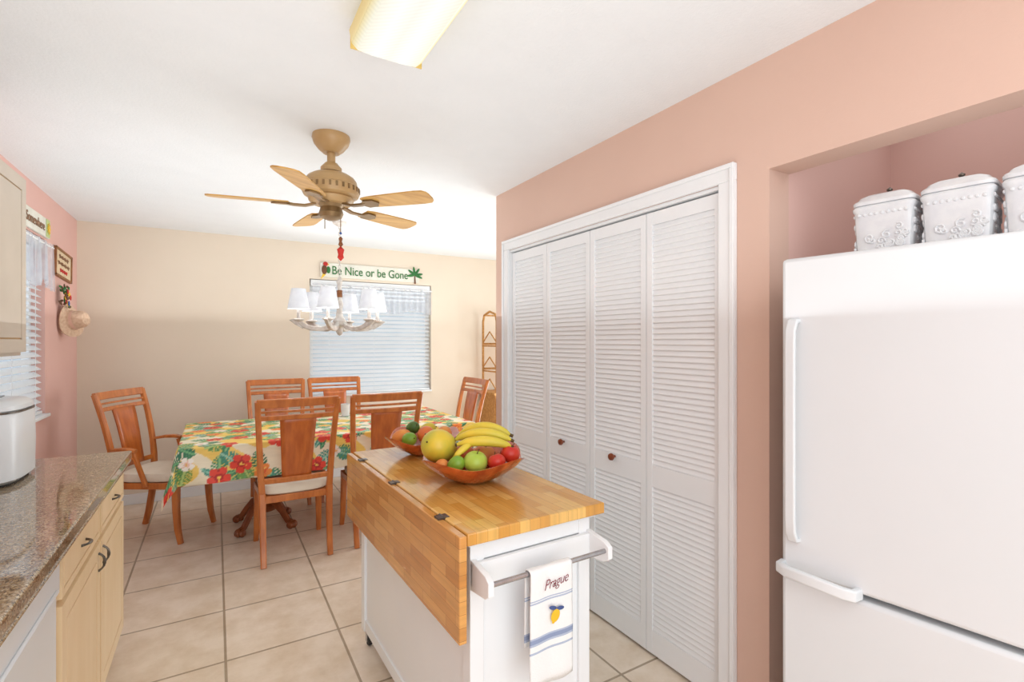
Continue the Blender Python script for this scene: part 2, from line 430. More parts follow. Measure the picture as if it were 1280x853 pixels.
for i in range(4):
    y1, y0 = edges[i] - .002, edges[i + 1] + .002
    xo = W0 + .014
    m = M(); st = .033
    m.box(xo, xo + .028, y0, y0 + st, .015, 2.012); m.box(xo, xo + .028, y1 - st, y1, .015, 2.012)
    for a, b_ in ((.015, .12), (.77, .87), (1.955, 2.012)): m.box(xo + .001, xo + .027, y0 + st, y1 - st, a, b_)
    def louv(z0, z1):
        n = int(round((z1 - z0) / .0245)); p = (z1 - z0) / n
        pr = [(xo + .018, z0)]
        for k in range(n):
            z = z0 + p * k
            pr += [(xo + .0035, z + .0006), (xo + .003, z + .0045), (xo + .0108, z + p - .0004)]
        pr.append((xo + .018, z1))
        N_ = len(pr)
        vs = [(x, y0 + st, z) for x, z in pr] + [(x, y1 - st, z) for x, z in pr]
        m.add(vs, [(j, j + 1, N_ + j + 1, N_ + j) for j in range(N_ - 1)])
        m.box(xo + .018, xo + .022, y0 + st, y1 - st, z0, z1)
    louv(.12, .77); louv(.87, 1.955)
    d = struct(m, 'door_%d' % (i + 1), WHITE, ang=20)
    if i in (1, 2):
        yk = 2.262 if i == 1 else 1.845
        k = M(); k.lathe([(.006, 0), (.006, .012), (.014, .016), (.018, .024), (.016, .032), (.006, .036), (.001, .0365)], 20, 0,
                         rotT((xo, yk, .82 + .04), ry=R(-90)))
        k.obj('knob', KNOB, parent=d, world=True)
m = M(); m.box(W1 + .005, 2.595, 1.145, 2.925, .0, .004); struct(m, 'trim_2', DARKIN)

def window(name, horizontal_x, a0, a1, z0, z1, depth0):
    m = M()
    def bx(p0, p1, q0, q1, r0, r1):
        if horizontal_x: m.box(p0, p1, depth0 + q0, depth0 + q1, r0, r1)
        else: m.box(depth0 - q1, depth0 - q0, p0, p1, r0, r1)
    bx(a0, a0 + .04, .07, .11, z0, z1); bx(a1 - .04, a1, .07, .11, z0, z1)
    bx(a0, a1, .07, .11, z1 - .04, z1); bx(a0, a1, .07, .11, z0, z0 + .04); bx(a0, a1, .08, .1, (z0 + z1) / 2 - .02, (z0 + z1) / 2 + .02)
    bx(a0, a1, -.03, .11, z0 - .001, z0 + .018)
    return struct(m, name, WHITE, bevel=.002)
window('window_1', True, bx0, bx1, bz0, bz1, 5.43)
window('window_2', False, ly0, ly1, lz0, lz1, -1.0)

def blind(hx, a0, a1, z0, z1, depth, label, tilt):
    c = ((a0 + a1) / 2, depth, z0) if hx else (depth, (a0 + a1) / 2, z0)
    r = root('window_blind', c, label, 'window blind', group='slatted blinds on the windows')
    h = (a1 - a0) / 2; H = z1 - z0
    ax = (lambda T: T) if hx else (lambda T: Matrix.Rotation(R(90), 4, 'Z') @ T)
    m = M(); m.box(-h, h, -.03, .03, H - .06, H, 0, ax(Matrix())); m.obj('headrail', WHITE, parent=r, bevel=.004)
    m = M(); m.box(-h, h, -.025, .025, 0, .02, 0, ax(Matrix())); m.obj('bottom_rail', WHITE, parent=r, bevel=.004)
    m = M(); n = int((H - .09) / .043)
    for k in range(n):
        z = .045 + (H - .11) * k / (n - 1)
        m.box(-h + .003, h - .003, -.024, .024, -.0015, .0015, 0, ax(rotT((0, 0, z), rx=R(tilt))))
    m.obj('slats', SLAT, parent=r)
    for x in (-h * .72, 0, h * .72):
        m = M()
        m.tube([ax(Matrix()) @ Vector((x, -.029, .01)), ax(Matrix()) @ Vector((x, -.029, H - .05))], .0018, 5)
        m.obj('ladder_cord', WHITE, parent=r)
    return r
blind(True, bx0 + .01, bx1 - .01, bz0 + .02, bz1 - .005, 5.465, 'white slatted horizontal blind in the cream wall window', 38)
blind(False, ly0 + .01, ly1 - .01, lz0 + .02, lz1 - .005, -1.035, 'white slatted horizontal blind in the pink wall window', 38)

def valance(hx, a0, a1, ztop, drop, dpt, label):
    m = M(); L = a1 - a0
    def fn(u, v):
        x = a0 + L * u
        rip = .012 * math.sin(u * L * 95) * (.35 + .65 * v) + .006 * math.sin(u * L * 41 + 1)
        low = drop * (.80 + .2 * abs(math.cos(u * math.pi * 3)))
        z = ztop - v * low
        if hx: return (x, dpt - .02 + rip, z)
        return (dpt + .02 + rip, x, z)
    m.grid(fn, 220, 14)
    o = m.obj('window_valance', SHEER, label=label, cat='valance curtain', group='gathered valances', fix=False)
    k = M()
    if hx: k.tube([(a0 - .01, dpt - .02, ztop - .02), (a1 + .01, dpt - .02, ztop - .02)], .006)
    else: k.tube([(dpt + .02, a0 - .01, ztop - .02), (dpt + .02, a1 + .01, ztop - .02)], .006)
    k.obj('curtain_rod', WHITE, parent=o, world=True)
valance(True, bx0 + .02, bx1 - .01, 2.02, .29, 5.415, 'sheer white ruffled valance over the cream wall window')
valance(False, ly0 - .02, ly1 + .03, 2.09, .32, -.985, 'white scalloped valance over the pink wall window')

# ------------------------------------------------------------------ refrigerator
fr = root('refrigerator', (1.554, .478, 0), 'tall white bottom-freezer refrigerator standing in the salmon alcove', 'refrigerator', rotz=R(7.5))
m = M(); m.box(.075, .72, -.41, .41, .03, 1.665); m.obj('body', APPL, parent=fr, bevel=.006)
m = M(); m.box(0, .068, -.415, .415, .728, 1.682); m.obj('fridge_door', APPL, parent=fr, bevel=.012)
m = M(); m.box(0, .068, -.415, .415, .10, .712); m.obj('freezer_door', APPL, parent=fr, bevel=.012)
m = M(); m.box(.05, .075, -.4, .4, .02, .1); m.obj('toe_grille', pm('grey_plastic', (150, 150, 152)), parent=fr, bevel=.003)
for y in (-.36, .36):
    for x in (.1, .62):
        m = M(); m.box(x, x + .05, y - .02, y + .02, 0, .032); m.obj('foot', BLACK, parent=fr)
m = M()
m.bar([(.004, .374, 1.492), (-.018, .374, 1.488), (-.034, .374, 1.462), (-.037, .374, 1.42), (-.038, .374, 1.16), (-.037, .374, .90), (-.034, .374, .862), (-.018, .374, .834), (.004, .374, .83)],
      .028, .014, side=(0, 1, 0)); m.obj('handle', APPL, parent=fr, bevel=.003)
m = M()
m.bar([(.004, .41, .742), (-.03, .408, .744), (-.046, .385, .744), (-.048, .31, .742), (-.044, .235, .736), (-.03, .215, .732), (.004, .21, .73)], .032, .02, side=(0, 0, 1))
m.obj('handle', APPL, parent=fr, bevel=.004)
def rring(cx, cy, wx, wy, z, seg=40, p=4.5):
    out = []
    for k in range(seg):
        a = 2 * math.pi * k / seg; c, s_ = math.cos(a), math.sin(a); q = (abs(c) ** p + abs(s_) ** p) ** (-1 / p)
        out.append((cx + wx * q * c, cy + wy * q * s_, z))
    return out
def rstack(m, rows, seg=40, mi=0, p=4.5):
    vs = []; fs = []
    for (cx, cy, wx, wy, z) in rows: vs += rring(cx, cy, wx, wy, z, seg, p)
    for i in range(len(rows) - 1):
        for k in range(seg):
            k2 = (k + 1) % seg; fs.append((i * seg + k, i * seg + k2, (i + 1) * seg + k2, (i + 1) * seg + k))
    fs.append(tuple(reversed(range(seg)))); fs.append(tuple(range((len(rows) - 1) * seg, len(rows) * seg)))
    m.add(vs, fs, mi)
def canister():
    r = root('canister', (1.83, .735, 1.667), 'square white embossed ceramic canister with lid on the refrigerator', 'canister', rotz=R(7.5),
             group='lidded ceramic canisters on the refrigerator')
    S = lambda rows: [(0, 0, w, w, z) for (w, z) in rows]
    m = M(); rstack(m, S([(.068, 0), (.072, .006), (.069, .014), (.072, .05), (.0755, .12), (.077, .165), (.081, .172), (.082, .180), (.078, .186), (.072, .187)]), 72, 0, 9)
    bd = m.obj('body', CERAM, parent=r)
    m = M()
    rnd = random.Random(5)
    for face in range(4):
        T = Matrix.Rotation(R(90) * face, 4, 'Z')
        for k in range(26):
            x = rnd.uniform(-.058, .058); z = .016 + .115 * rnd.random() ** 1.2
            rr = rnd.uniform(.008, .015); h = rnd.choice((-1, 1))
            y = -.0712 - z * .036
            pts = [(x + rr * (1 - t / 11) * math.cos(h * t * .85 + k), y, z + rr * (1 - t / 11) * math.sin(h * t * .85 + k)) for t in range(10)]
            m.tube(pts, .0034, 6, 0, T, side=(0, 1, 0))
        for k in range(9):
            m.sphere((-.06 + .015 * k, -.0768, .158), .0055, 1, .6, 1, 8, 6, 0, T)
    m.obj('relief', CERAM, parent=bd)
    m = M(); rstack(m, S([(.075, .187), (.081, .189), (.082, .197), (.079, .202), (.072, .206), (.066, .215), (.05, .224), (.03, .229), (.012, .23)]), 72, 0, 7)
    l = m.obj('lid', CERAM, parent=r)
    m = M(); m.lathe([(.005, .229), (.004, .236), (.008, .239), (.008, .243), (.003, .247), (.001, .249)], 14); m.obj('finial', PEWTER, parent=l)
    return r
c0 = canister()
copy_thing(c0, (1.845, .563, 1.667)); copy_thing(c0, (1.86, .391, 1.667))

# ------------------------------------------------------------------ kitchen island
ISL = root('kitchen_island', (.82, 1.83, 0), 'white kitchen cart with butcher block top and hanging drop leaf', 'kitchen island')
ix0, ix1, iy0, iy1, iz = .576, 1.080, 1.235, 2.43, .90
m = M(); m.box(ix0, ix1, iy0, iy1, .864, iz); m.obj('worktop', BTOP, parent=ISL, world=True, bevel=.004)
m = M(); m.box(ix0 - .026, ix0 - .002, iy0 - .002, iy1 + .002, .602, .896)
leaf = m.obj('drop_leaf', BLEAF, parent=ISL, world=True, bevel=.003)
for y in (1.40, 1.83, 2.25):
    m = M(); m.box(ix0 - .02, ix0 + .016, y - .016, y + .016, iz - .006, iz + .002); m.tube([(ix0 - .002, y - .018, iz + .001), (ix0 - .002, y + .018, iz + .001)], .004)
    m.obj('hinge', PEWTER, parent=ISL, world=True)
bx_0, bx_1, by_0, by_1 = .605, 1.05, 1.275, 2.385
m = M()
m.box(bx_0 + .012, bx_1 - .012, by_0 + .012, by_1 - .012, .09, .864)
for x in (bx_0, bx_1 - .045):
    for y in (by_0, by_1 - .045): m.box(x, x + .045, y, y + .045, .075, .864)
m.box(bx_0 + .004, bx_1 - .004, by_0 + .004, by_1 - .004, .80, .863)
m.box(bx_0 + .004, bx_1 - .004, by_0 + .004, by_1 - .004, .08, .13)
m.box(ix0 + .02, ix1 - .015, by_0 - .01, by_1 + .01, .848, .864)
m.obj('body', WHITE, parent=ISL, world=True, bevel=.002)
for x in (bx_0 + .03, bx_1 - .03):
    for y in (by_0 + .03, by_1 - .03):
        m = M(); m.lathe([(.024, -.011), (.027, -.006), (.027, .006), (.024, .011)], 24, 0, rotT((x, y, .027), ry=R(90)))
        m.box(x - .016, x - .013, y - .012, y + .012, .02, .07, 1); m.box(x + .013, x + .016, y - .012, y + .012, .02, .07, 1)
        m.lathe([(.02, .066), (.02, .078)], 16, 1, Matrix.Translation((x, y, 0)))
        m.obj('caster', [BLACK, CHROME], parent=ISL, world=True)
m = M()
m.box(.605, 1.05, by_0 - .016, by_0, .735, .80)
for x0, x1 in ((.605, .623), (1.035, 1.053)):
    m.poly([(x0, by_0, .722), (x0, by_0, .808), (x0, by_0 - .085, .795), (x0, by_0 - .105, .782), (x0, by_0 - .105, .745), (x0, by_0 - .085, .732)], (x1 - x0, 0, 0))
rack = m.obj('towel_rack', WHITE, parent=ISL, world=True, bevel=.002)
m = M(); m.tube([(.62, by_0 - .088, .768), (1.04, by_0 - .088, .768)], .0075, 14); m.obj('towel_rail', CHROME, parent=rack, world=True)
ISL.rotation_euler = (0, 0, R(1.5))
tx0, tx1 = .757, .912; ty = by_0 - .088
tw = M(); tb0 = .445
path = [(ty - .011, tb0)]
for k in range(1, 16): path.append((ty - .012 - .001 * math.sin(k), tb0 + (.768 - tb0) * k / 16))
for a in range(0, 181, 20): path.append((ty - .012 * math.cos(R(a)), .768 + .012 * math.sin(R(a))))
for k in range(1, 10): path.append((ty + .012, .768 - .24 * k / 10))
NP = len(path) - 1
def tfn(u, v):
    i = min(int(v * NP + 1e-6), NP); y, z = path[i]
    w = 1 - .03 * min(1, max(0, (z - .6) / .17)); x = (tx0 + tx1) / 2 + (u - .5) * (tx1 - tx0) * w
    sg = -1 if i < 21 else 1
    return (x, y + sg * (.0022 + .0022 * math.sin(u * 9 + .6)) , z + (.003 * math.sin(u * 7) if i == 0 else 0))
tw.grid(tfn, 24, NP)
towel = tw.obj('hand_towel', TOWEL, label='white cotton hand towel with Prague embroidery on the rail', cat='towel', solid=.003, fix=True)
tl = text('Prague', .042, 'lettering', MAROON, towel, (0, 0, 0), (R(90), 0, 0), extrude=.001, shear=.5, spacing=.95, sx=.8, offset=-.0011)
tl.location = (.010, (ty - .0195) - towel.location.y, .733 - towel.location.z); tl.rotation_euler = (R(90), R(-6), 0)
m = M(); yy = ty - .0205; xc = (tx0 + tx1) / 2 + .008
Tl = rotT((xc, yy, .636), ry=R(25)); m.sphere((0, 0, 0), .018, .85, .07, 1.05, T=Tl); m.sphere((0, 0, -.018), .005, 1, .1, 1, 10, 8, T=Tl); m.obj('lemon_embroidery', YEL, parent=towel, world=True)
m = M()
for a in (-10, 160):
    T = rotT((xc + .004, yy, .656), ry=R(-a)); m.sphere((.014, 0, 0), .014, 1, .06, .42, T=T)
m.obj('leaf_embroidery', NAVY, parent=towel, world=True)
towel.rotation_euler = (0, 0, R(1.5))

# ------------------------------------------------------------------ bowls and fruit
def bowl(loc, Rr, H, rz, label):
    m = M()
    prof = [(.001, .004), (Rr * .3, .0), (Rr * .36, .004), (Rr * .6, H * .3), (Rr * .84, H * .68), (Rr * 1.0, H), (Rr * 1.01, H + .004), (Rr * .97, H + .003),
            (Rr * .8, H * .70), (Rr * .56, H * .36), (Rr * .34, .014), (.001, .012)]
    rf = lambda a, z: 1 + .09 * math.cos(4 * a) * min(1, max(0, z / H)) ** 1.2
    zf = lambda a, r: .016 * math.cos(4 * a) * (r / Rr) ** 3
    m.lathe(prof, 64, 0, rotT(loc + Vector((0, 0, .0015)), rz=rz), rf=rf, zf=zf)
    return m.obj('fruit_bowl', COPW, label=label, cat='bowl', group='reddish wooden fruit bowls', ang=50)
B1 = Vector((.84, 1.70, iz)); B2 = Vector((.835, 2.215, iz))
bowl(B1, .203, .092, R(20), 'wavy-rimmed red-brown wooden bowl full of bananas and apples')
bowl(B2, .172, .082, R(14), 'wavy-rimmed red-brown wooden bowl holding mangoes and avocados')
RV = Vector((.8587, -.5125, 0)); FV = Vector((.5125, .8587, 0))
def P(B, l, f, z): return B + RV * l + FV * f + Vector((0, 0, z))
def fmat(n, a, b, r=.35, sc_=12): return pm(n, a, b, rough=r, scale=sc_, bump=.05, bscale=200)
YM = fmat('yellow_mango_skin', (226, 196, 60), (186, 184, 64)); BAN = fmat('banana_skin', (240, 206, 66), (208, 196, 68), .45, 6)
GA = fmat('green_apple_skin', (168, 196, 66), (188, 210, 92)); LIME = fmat('lime_skin', (110, 160, 44), (150, 180, 60)); RA = fmat('red_apple_skin', (196, 34, 28), (220, 74, 44))
ORM = fmat('orange_mango_skin', (232, 130, 60), (204, 78, 50), .35, 8); AVO = fmat('avocado_skin', (60, 92, 36), (86, 120, 48), .5, 30); PCH = fmat('peach_skin', (238, 164, 76), (214, 92, 56), .5, 10)
STEM = pm('stem_brown', (96, 74, 40), rough=.8)
def apple(p, r, mat, lab, tilt=0, name='apple'):
    m = M(); prof = []
    for i in range(17):
        a = math.pi * i / 16
        rr = r * math.sin(a) * (1 + .06 * math.cos(a)); z = -r * .9 * math.cos(a)
        z -= r * .28 * math.exp(-(rr / (r * .28)) ** 2) * (1 if a > 1.57 else -.5)
        prof.append((rr + 1e-5, z))
    T = rotT(p, rx=R(tilt), ry=R(tilt * .5))
    m.lathe(prof, 24, 0, T); o = m.obj(name, mat, label=lab, cat=name, ang=80)
    k = M(); k.tube([T @ Vector((0, 0, r * .55)), T @ Vector((.002, 0, r * .8)), T @ Vector((.006, 0, r * 1.08))], .0018, 6); k.obj('stem', STEM, parent=o, world=True)
def ovoid(p, r, s, rot, mat, name, lab, egg=.1):
    m = M(); prof = []
    for i in range(17):
        a = math.pi * i / 16
        prof.append((r * math.sin(a) * (1 - egg * math.cos(a)) + 1e-5, -r * s * math.cos(a)))
    T = rotT(p, rx=R(rot[0]), ry=R(rot[1]), rz=R(rot[2]))
    m.lathe(prof, 24, 0, T); o = m.obj(name, mat, label=lab, cat=name, ang=80)
    k = M(); k.lathe([(.004, r * s * .97), (.003, r * s + .003), (.001, r * s + .004)], 8, 0, T); k.obj('stem', STEM, parent=o, world=True)
ovoid(P(B1, -.125, .0, .128), .063, 1.25, (68, 0, -62), YM, 'mango', 'large yellow-green mango leaning on the bowl rim')
apple(P(B1, .018, -.09, .092), .044, GA, 'pale green apple at the bowl rim', 10)
ovoid(P(B1, -.052, -.100, .085), .028, 1.2, (60, 0, 60), LIME, 'lime', 'small green lime in the wooden bowl')
ovoid(P(B1, -.105, -.09, .080), .022, 1.1, (90, 0, 40), PCH, 'apricot', 'small orange-red apricot low in the bowl')
apple(P(B1, .143, -.018, .106), .038, RA, 'red apple at the end of the bowl', 15)
apple(P(B1, .094, -.09, .092), .033, RA, 'small red apple beside the green apple', -20)
apple(P(B1, .04, .085, .078), .045, PCH, 'orange peach beneath the bananas', 10, 'peach')
ovoid(P(B1, -.045, .085, .08), .040, 1.2, (80, 0, 10), ORM, 'mango', 'red-orange mango beneath the bananas')
def banana(p, L, bend, rz, tilt, rad, lab, roll=0):
    pts = []; sca = []
    n = 14
    for i in range(n + 1):
        t = i / n; x = (t - .5) * L; z = bend * (1 - (2 * t - 1) ** 2)
        pts.append((x, 0, z))
        s_ = math.sin(min(1, max(0, (t * .9 + .05))) * math.pi) ** .45
        if t < .1: s_ = .34 + t * 2.6
        if t > .93: s_ = .3
        sca.append(s_)
    T = rotT(p, rz=rz, ry=tilt, rx=roll)
    m = M(); m.tube(pts, rad, 10, 0, T, sca, side=(0, 1, 0)); o = m.obj('banana', BAN, label=lab, cat='banana', group='bananas in the fruit bowl', ang=60)
    k = M(); k.tube([pts[-1], (pts[-1][0] + .012, 0, pts[-1][2] - .006)], rad * .32, 8, 0, T); k.obj('tip', STEM, parent=o, world=True)
    k = M(); k.tube([pts[0], (pts[0][0] - .006, 0, pts[0][2] - .004)], rad * .3, 8, 0, T); k.obj('tip', STEM, parent=o, world=True)
yr = R(-30.8)
banana(P(B1, .045, -.03, .138), .20, .022, yr + R(6), R(3), .0200, 'ripe yellow banana draped over the fruit', R(30))
banana(P(B1, .04, .008, .152), .21, .028, yr + R(-2), R(0), .0200, 'ripe yellow banana in the middle of the bunch', R(15))
banana(P(B1, .038, .050, .158), .21, .036, yr + R(-8), R(-4), .0200, 'ripe yellow banana at the top of the bunch', R(0))
banana(P(B1, -.030, -.060, .126), .09, .010, yr + R(35), R(-30), .013, 'short yellow banana pointing down into the bowl', R(40))
ovoid(P(B2, -.095, -.02, .082), .036, 1.3, (80, 0, 60), PCH, 'mango', 'orange mango in the farther bowl')
ovoid(P(B2, -.05, -.075, .082), .032, 1.2, (75, 0, 20), LIME, 'mango', 'small green mango in the farther bowl')
ovoid(P(B2, .02, -.03, .095), .040, 1.2, (75, 20, -30), ORM, 'mango', 'red-blushed mango in the farther bowl')
ovoid(P(B2, -.055, .03, .115), .030, 1.3, (60, 10, 10), AVO, 'avocado', 'dark green avocado on top of the mangoes')
ovoid(P(B2, .01, .065, .10), .033, 1.3, (70, 10, 70), YM, 'mango', 'yellow mango beside the red mango')
ovoid(P(B2, .095, .02, .09), .036, 1.2, (80, 0, 0), PCH, 'mango', 'pale orange mango at the bowl side')

# ------------------------------------------------------------------ counter run
m = M()
m.box(-1, -.34, .9, 2.925, .875, .915); m.box(-.36, -.34, .9, 2.925, .862, .875)
m.obj('countertop', GRAN, label='speckled brown granite countertop over the base cabinets', cat='countertop', bevel=.008)
cab = root('base_cabinet', (-.68, 2.34, 0), 'cream maple base cabinet with two drawers and two doors', 'cabinet')
m = M(); m.box(-.99, -.385, 1.79, 2.90, .10, .874); m.box(-.99, -.45, 1.80, 2.89, 0, .10); m.obj('body', MAPLE, parent=cab, world=True, bevel=.002)
def pull(p, horiz, parent):
    m = M(); L = .032
    pts = []
    for i in range(9):
        t = i / 8; s_ = (t - .5) * 2 * L; d = .018 * (1 - abs(2 * t - 1) ** 3)
        pts.append((p[0] + d, p[1] + (s_ if horiz else 0), p[2] + (0 if horiz else s_)))
    m.tube(pts, .0034, 10, scales=[1.3, 1, 1.1, 1.4, 1.6, 1.4, 1.1, 1, 1.3])
    m.obj('handle', PEWTER, parent=parent, world=True)
def panel(y0, y1, z0, z1, name, parent, x=-.385, mat=MAPLE, raised=True, glaze=None):
    m = M(); f = .052 if raised else .02
    m.box(x, x + .014, y0, y1, z0, z1)
    m.box(x + .014, x + .020, y0, y0 + f, z0, z1); m.box(x + .014, x + .020, y1 - f, y1, z0, z1)
    m.box(x + .014, x + .020, y0 + f, y1 - f, z0, z0 + f); m.box(x + .014, x + .020, y0 + f, y1 - f, z1 - f, z1)
    g = .006
    m.box(x + .0141, x + .0148, y0 + f, y1 - f, z0 + f, z1 - f, 1)
    m.box(x + .014, x + .0195, y0 + f + g, y1 - f - g, z0 + f + g, z1 - f - g)
    return m.obj(name, [mat, glaze or MAPLED], parent=parent, world=True, bevel=.0015)
for (a, b_) in ((1.815, 2.335), (2.355, 2.875)):
    d = panel(a, b_, .715, .85, 'drawer', cab, raised=False); pull((-.365, (a + b_) / 2, .782), True, d)
    d = panel(a, b_, .12, .695, 'door', cab)
    pull((-.365, b_ - .03 if a < 2 else a + .03, .63), False, d)
dw = root('dishwasher', (-.68, 1.48, 0), 'white built-in dishwasher beneath the granite counter', 'dishwasher')
m = M(); m.box(-.97, -.405, 1.18, 1.785, .1, .872); m.box(-.97, -.45, 1.19, 1.775, 0, .1); m.obj('body', APPL, parent=dw, world=True)
m = M(); m.box(-.405, -.37, 1.182, 1.783, .11, .745); m.obj('door', APPL, parent=dw, world=True, bevel=.005)
m = M(); m.box(-.405, -.363, 1.182, 1.783, .752, .868); m.box(-.365, -.355, 1.22, 1.745, .762, .772); m.obj('control_panel', APPL, parent=dw, world=True, bevel=.005)
uc = root('wall_cabinet', (-.84, 2.18, 1.37), 'taupe wall cabinet with framed doors above the counter', 'cabinet')
m = M(); m.box(-1, -.70, 1.60, 2.83, 1.37, 2.115); m.obj('body', UPCAB, parent=uc, world=True, bevel=.002)
for (a, b_) in ((1.62, 2.20), (2.21, 2.815)):
    panel(a, b_, 1.385, 2.10, 'door', uc, x=-.70, mat=UPCAB)
bm_ = root('bread_machine', (-.755, 2.54, .915), 'rounded white bread machine on the granite counter', 'bread machine')
m = M(); rstack(m, [(0, 0, .135, .155, .008), (0, 0, .15, .17, .02), (0, 0, .153, .173, .14), (0, 0, .15, .17, .25), (0, 0, .145, .165, .262)], p=3.6); m.obj('body', APPL, parent=bm_)
m = M(); rstack(m, [(0, 0, .142, .162, .262), (0, 0, .148, .168, .268), (0, 0, .146, .166, .282), (0, 0, .128, .148, .298), (0, 0, .08, .1, .306)], p=3.6); lid = m.obj('lid', APPL, parent=bm_)
m = M(); rstack(m, [(0, 0, .150, .170, .257), (0, 0, .150, .170, .263)], p=3.6); m.obj('seam_band', PEWTER, parent=bm_)
m = M(); rstack(m, [(-.0, -.0, .07, .09, .305), (0, 0, .07, .09, .309)]); m.obj('viewing_window', pm('smoked_plastic', (60, 58, 60), rough=.1), parent=lid)
m = M(); rstack(m, [(0, 0, .134, .154, .001), (0, 0, .134, .154, .01)], p=3.6); m.obj('base', BLACK, parent=bm_)

# ------------------------------------------------------------------ dining table + cloth
TX, TY, HX, HY = .825, 4.295, 1.025, .575
tb = root('dining_table', (TX, TY, 0), 'wooden pedestal dining table under a floral cloth', 'dining table')
m = M(); m.box(-HX, HX, -HY, HY, .715, .748); m.box(-HX + .1, HX - .1, -HY + .1, HY - .1, .65, .715); m.obj('tabletop', OAK, parent=tb, bevel=.004)
for x in (-.5, .5):
    m = M(); m.lathe([(.08, .12), (.09, .16), (.06, .2), (.045, .26), (.065, .36), (.075, .42), (.055, .5), (.05, .58), (.09, .65)], 24, 0, Matrix.Translation((x, 0, 0)))
    ped = m.obj('pedestal', DKWOOD, parent=tb)
    for a in (45, 135, 225, 315):
        m = M(); T = rotT((x, 0, 0), rz=R(a))
        m.bar([(.04, 0, .19), (.10, 0, .18), (.16, 0, .12), (.21, 0, .055), (.24, 0, .04)], .04, .045, (0, 1, 0), 0, T, [1.1, 1.1, .9, .85, 1])
        for dy in (-.022, 0, .022): m.sphere((.255 - abs(dy) * .4, dy, .028), .028, 1.1, .6, 1, 12, 8, 0, T)
        m.obj('claw_foot', DKWOOD, parent=ped)
O = .24; NX, NY = 360, 230
P_ = np.linspace(-(HX + O), HX + O, NX + 1); Q_ = np.linspace(-(HY + O), HY + O, NY + 1)
PP, QQ = np.meshgrid(P_, Q_)
dx = np.maximum(np.abs(PP) - HX - .004, 0); dy = np.maximum(np.abs(QQ) - HY - .004, 0)
rr = np.hypot(dx, dy); phi = np.arctan2(dy, dx)
s2 = np.sin(2 * phi) * (rr > 0)
fl = .10 + .22 * s2
wav = .014 * np.sin(PP * 19 + QQ * 17) * np.minimum(rr / O, 1) * (1 - s2 * .7)
out = rr * fl + np.where(rr > 0, .006, 0) + wav * (rr > 0)
X = np.sign(PP) * np.minimum(np.abs(PP), HX + .004) + np.sign(PP) * out * np.cos(phi) * (dx > 0) + 0
Y = np.sign(QQ) * np.minimum(np.abs(QQ), HY + .004) + np.sign(QQ) * out * np.sin(phi) * (dy > 0)
Z = .7525 - rr * (.96 + .10 * s2) + .0
verts = np.stack([X, Y, Z], -1).reshape(-1, 3)
C = np.zeros((verts.shape[0], 3)); fp = PP.reshape(-1); fq = QQ.reshape(-1)
C[:] = lin((240, 230, 204))[:3]
rng = np.random.RandomState(11)
nb = .5 + .5 * np.sin(fp * 9.1 + 1.3 * np.sin(fq * 11)) * np.sin(fq * 12.3 + 1.7 * np.sin(fp * 8))
C[nb > .58] = lin((244, 208, 104))[:3]
def put(mask, c): C[mask] = lin(c)[:3]
def leafm(cx, cy, a, L, Wd, c1, c2, cut):
    ca, sa = math.cos(a), math.sin(a); x = (fp - cx) * ca + (fq - cy) * sa; y = -(fp - cx) * sa + (fq - cy) * ca
    t = x / L
    wv = np.where((t > 0) & (t < 1), Wd * np.sin(np.pi * np.clip(t, 0, 1)) ** .7, -1)
    if cut: wv = wv * np.where((((t * 7 - np.abs(y) / Wd * 1.3) % 1.0) < .3) & (np.abs(y) > Wd * .22), 0, 1)
    msk = np.abs(y) < wv; put(msk, c1); put(msk & (np.abs(y) < Wd * .09 + .002), c2)
    put(msk & (y > 0) & (((t * 9 + np.abs(y) / Wd * 2) % 1.0) < .16), c2)
def flower(cx, cy, R0, a0, c1, c2, c3):
    x = fp - cx; y = fq - cy; r = np.hypot(x, y); a = np.arctan2(y, x) - a0
    pet = R0 * (.62 + .38 * np.abs(np.cos(2.5 * a)) ** .6)
    put(r < pet, c1); put((r < pet * .93) & (np.abs(np.cos(2.5 * a)) < .25) & (r > R0 * .2), c2); put(r < R0 * .35, c2); put(r < R0 * .13, c3)
    put((np.abs(y * math.cos(a0) - x * math.sin(a0)) < R0 * .04) & (x * math.cos(a0) + y * math.sin(a0) > 0) & (r < R0 * .55), c3)
greens = [((70, 140, 96), (140, 192, 136)), ((46, 116, 84), (110, 176, 122)), ((112, 160, 84), (184, 206, 128)), ((70, 150, 134), (156, 208, 186))]
pts = []
for k in range(5000):
    p = (rng.uniform(-HX - O, HX + O), rng.uniform(-HY - O, HY + O))
    if all((p[0] - q[0]) ** 2 + (p[1] - q[1]) ** 2 > .142 ** 2 for q in pts): pts.append(p)
for (x, y) in pts:
    for k in range(4):
        g = greens[rng.randint(4)]; big = rng.rand() < .55
        leafm(x, y, rng.uniform(0, 6.28), .145 if big else .12, .048 if big else .02, g[0], g[1], big)
for i, (x, y) in enumerate(pts):
    k = i % 6; a = rng.uniform(0, 6.28)
    if k in (0, 1, 2): flower(x, y, rng.uniform(.05, .076), a, (226, 66, 46), (180, 34, 34), (250, 206, 90))
    elif k == 3: flower(x, y, .055, a, (242, 144, 64), (230, 96, 46), (255, 226, 120))
    elif k == 4: flower(x, y, .048, a, (248, 206, 84), (240, 160, 60), (226, 92, 44))
    else: flower(x, y, .045, a, (250, 244, 236), (244, 204, 186), (240, 186, 70))
fs = [(j * (NX + 1) + i, j * (NX + 1) + i + 1, (j + 1) * (NX + 1) + i + 1, (j + 1) * (NX + 1) + i) for j in range(NY) for i in range(NX)]
me = bpy.data.meshes.new('tablecloth'); me.from_pydata(verts.tolist(), [], fs); me.update()
at = me.color_attributes.new('Col', 'FLOAT_COLOR', 'POINT')
